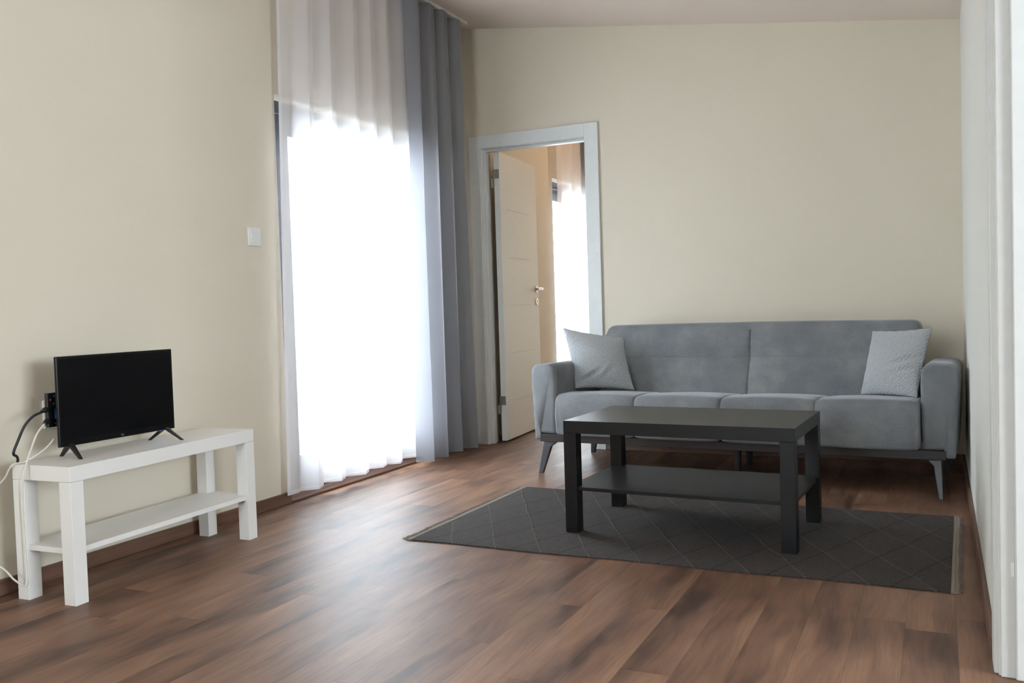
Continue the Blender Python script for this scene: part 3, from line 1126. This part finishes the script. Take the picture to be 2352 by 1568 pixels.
# ------------------------------------------------------------------ cushions
def cushion(name, label, BL, BR, TR, TL, depth, wr=None, seedv=1, ears=(.02, .02, .02, .02)):
    BL, BR, TR, TL = map(Vector, (BL, BR, TR, TL))
    cen = (BL + BR + TR + TL) / 4
    n = ((BR - BL).cross(TL - BL)).normalized()      # towards the viewer
    if n.y > 0:
        n = -n
    N = 56
    rnd = random.Random(seedv)
    bm = bmesh.new()
    uvl = bm.loops.layers.uv.new('UVMap')
    def base(u, v):
        # pinch the four edges inward between the corners
        pu = .030 * (1 - (2 * v - 1) ** 2) ** 1.0
        pv = .028 * (1 - (2 * u - 1) ** 2) ** 1.0
        uu = pu + (1 - 2 * pu) * u
        vv = pv + (1 - 2 * pv) * v
        return (BL * (1 - uu) + BR * uu) * (1 - vv) + (TL * (1 - uu) + TR * uu) * vv
    def bulge(u, v):
        a = max(0, 1 - (2 * u - 1) ** 2)
        b = max(0, 1 - (2 * v - 1) ** 2)
        return (a ** .55) * (b ** .55)
    def wrink(u, v):
        if wr is None:
            return 0
        s = 0
        for (cu, cv, ang, ln, amp, wd) in wr:
            du, dv = u - cu, v - cv
            p = du * math.cos(ang) + dv * math.sin(ang)
            q = -du * math.sin(ang) + dv * math.cos(ang)
            s += amp * math.exp(-(p / ln) ** 2) * (-math.exp(-(q / wd) ** 2) + .6 * math.exp(-((q - wd * 1.6) / wd) ** 2))
        return s
    F, K = [], []
    for i in range(N + 1):
        fr, kr = [], []
        for j in range(N + 1):
            u, v = i / N, j / N
            b = bulge(u, v)
            e = .010 * math.exp(-min(u, 1 - u, v, 1 - v) / .02) * math.sin(37 * u + 29 * v + seedv) * .25
            p = base(u, v)
            edge = (i in (0, N) or j in (0, N))
            f = p + n * (depth * b + (wrink(u, v) * min(1, b * 1.5)) + e)
            fr.append(bm.verts.new(f))
            kr.append(fr[-1] if edge else bm.verts.new(p - n * (depth * .75 * b)))
        F.append(fr)
        K.append(kr)
    for i in range(N):
        for j in range(N):
            for A, rev in ((F, False), (K, True)):
                vs_ = [A[i][j], A[i + 1][j], A[i + 1][j + 1], A[i][j + 1]]
                uvs = [(i / N, j / N), ((i + 1) / N, j / N), ((i + 1) / N, (j + 1) / N), (i / N, (j + 1) / N)]
                if rev:
                    vs_ = vs_[::-1]; uvs = uvs[::-1]
                f = bm.faces.new(vs_)
                for lp in f.loops:
                    k = vs_.index(lp.vert)
                    lp[uvl].uv = uvs[k]
    o = obj(name, bm, M_PILLOW, None, smooth=True)
    o['label'] = label
    o['category'] = 'cushion'
    o['group'] = 'sofa cushions'
    return o
cushion('cushion', 'grey woven cushion leaning in the left corner of the sofa, by the open door',
        (.985, -.60, .444), (1.296, -.47, .424), (1.205, -.37, .722), (.876, -.50, .790), .062,
        wr=[(.25, .16, .5, .22, .010, .035), (.6, .25, .8, .2, .005, .04)], seedv=2)
cushion('cushion', 'pale grey woven cushion leaning in the right corner of the sofa, beside the right armrest',
        (2.500, -.50, .418), (2.768, -.72, .428), (2.835, -.52, .756), (2.555, -.37, .740), .060,
        wr=[(.80, .50, .35, .22, .012, .030), (.78, .34, .30, .20, .010, .03), (.1, .1, 1.2, .08, .01, .02)], seedv=5)

# ------------------------------------------------------------------ television
TVX, TVZ = .19, .4505
def build_tv():
    y0, y1 = -3.312, -2.811
    t = thing('television', 'small black flat television standing on the white bench', 'television', (.165, (y0 + y1) / 2, TVZ), -.006)
    w = (y1 - y0) / 2
    zb, zt = .0400, .3470
    X = TVX - .165
    # casing
    bm = bmesh.new()
    box(bm, X - .012, X, -w, w, zb, zt)
    bez = obj('bezel', bm, M_TVFRAME, t, bevel=.003)
    bm = bmesh.new()
    hexa(bm, [(X - .012, -w + .012, zb + .008), (X - .012, w - .012, zb + .008), (X - .012, w - .012, zt - .012), (X - .012, -w + .012, zt - .012)],
         [(X - .050, -w + .07, zb + .02), (X - .050, w - .07, zb + .02), (X - .050, w - .07, zt - .08), (X - .050, -w + .07, zt - .08)])
    obj('rear_housing', bm, M_BLACKPL, t, bevel=.004)
    obj('screen', B(X, X + .0008, -w + .010, w - .010, zb + .022, zt - .009), M_SCREEN, t)
    # logo on the lower bezel
    bm = bmesh.new()
    for k, (a, b, c_, d) in enumerate(((0, .0018, 0, .0075), (.004, .0055, 0, .005), (.0018, .004, .0022, .0040), (.0065, .0095, .000, .0016), (.0065, .008, .0016, .0048), (.0105, .012, 0, .006))):
        box(bm, X + .0004, X + .0011, .0 + a, .0 + b, zb + .007 + c_, zb + .007 + d)
    o = obj('logo', bm, M_GREYMARK, bez)
    o['label'] = 'small grey logo'
    # two splayed feet
    for fy in (-.207, .207):
        bm = bmesh.new()
        for sx, ex in ((1, .072), (-1, .068)):
            lean = .020 if fy > 0 else -.012
            hexa(bm, [(X - .006 + sx * ex - sx * .012, fy + lean * sx - .005, 0), (X - .006 + sx * ex, fy + lean * sx - .005, 0), (X - .006 + sx * ex, fy + lean * sx + .005, 0), (X - .006 + sx * ex - sx * .012, fy + lean * sx + .005, 0)][::1],
                 [(X - .006 - sx * .010, fy - .008, .048), (X - .006 + sx * .012, fy - .008, .048), (X - .006 + sx * .012, fy + .008, .048), (X - .006 - sx * .010, fy + .008, .048)])
        obj('foot', bm, M_BLACKPL, t, bevel=.0015)
    o = obj('status_light', B(X - .030, X - .012, .185, .212, zb - .0015, zb + .004), M_LED, t)
    o['label'] = 'glowing blue status light'
build_tv()

def build_receiver():
    t = thing('connector_box', 'black box with blue-marked ports fixed behind the left edge of the television', 'receiver', (.124, -3.250, .557))
    bb = obj('box_body', B(-.001, .012, -.062, .075, 0, .117), M_BLACKPL, t, bevel=.002)
    bm = bmesh.new()
    cyl(bm, (.0121, -.035, .106), (1, 0, 0), .0036, .0008, 12)
    box(bm, .0121, .0128, -.052 + .016, -.046 + .016, .028, .062)
    cyl(bm, (.0121, -.034, .012), (1, 0, 0), .0034, .0008, 12)
    cyl(bm, (.0121, -.038, .080), (1, 0, 0), .0028, .0008, 12)
    obj('port_marks', bm, M_BLUE, bb)
    obj('red_mark', cyl(bmesh.new(), (.0121, -.050, .094), (1, 0, 0), .0032, .0008, 12), M_RED, bb)
build_receiver()

def cable(name, pts, r, mat, label, plug=None):
    bm = tube(bmesh.new(), pts, r, 10, 8)
    if plug is None:
        o = obj(name, bm, mat, None, smooth=True)
        o['label'] = label; o['category'] = 'cable'
        return o
    t = thing(name, label, 'cable', (0, 0, 0))
    obj('cord', bm, mat, t, smooth=True)
    pb = bmesh.new()
    tube(pb, plug, lambda q: .0095 if q < .55 else .006, 12, 3)
    obj('plug', pb, M_BLACKPL, t, smooth=True)
    return t
cable('power_cable', [(.150, -3.345, .615), (.146, -3.375, .603), (.140, -3.402, .575), (.130, -3.420, .530), (.125, -3.435, .490), (.116, -3.418, .476), (.101, -3.404, .463), (.087, -3.395, .445), (.0835, -3.390, .36), (.083, -3.385, .06)],
      .0043, M_BLACKCABLE, 'thick black cable arching from the connector box down behind the white bench',
      plug=[(.141, -3.318, .620), (.143, -3.330, .619), (.148, -3.342, .616)])
cable('white_cable', [(.152, -3.338, .574), (.160, -3.372, .548), (.170, -3.400, .510), (.178, -3.428, .462), (.182, -3.446, .420), (.180, -3.452, .340), (.178, -3.450, .22), (.184, -3.452, .11), (.186, -3.456, .072), (.178, -3.460, .064), (.14, -3.466, .082), (.09, -3.472, .118), (.02, -3.51, .165)],
      .0032, M_WHITECABLE, 'white cable hanging down over the near end of the bench almost to the floor',
      plug=[(.141, -3.318, .582), (.146, -3.328, .578), (.152, -3.339, .573)])
cable('white_cable', [(.148, -3.300, .520), (.140, -3.330, .490), (.130, -3.365, .468), (.118, -3.395, .4545), (.112, -3.426, .452), (.102, -3.436, .438), (.080, -3.445, .40), (.040, -3.49, .345), (.012, -3.56, .29)],
      .0028, M_WHITECABLE, 'thin white cable crossing the bench corner from behind the television to the left wall')

# a white strip on the wall behind: second white drop alongside the first
cable('white_cable', [(.176, -3.424, .4545), (.171, -3.448, .430), (.166, -3.452, .35), (.166, -3.451, .22), (.168, -3.452, .10), (.170, -3.454, .058)],
      .0022, M_WHITECABLE, 'second, thinner white cable running down beside the other over the bench end')
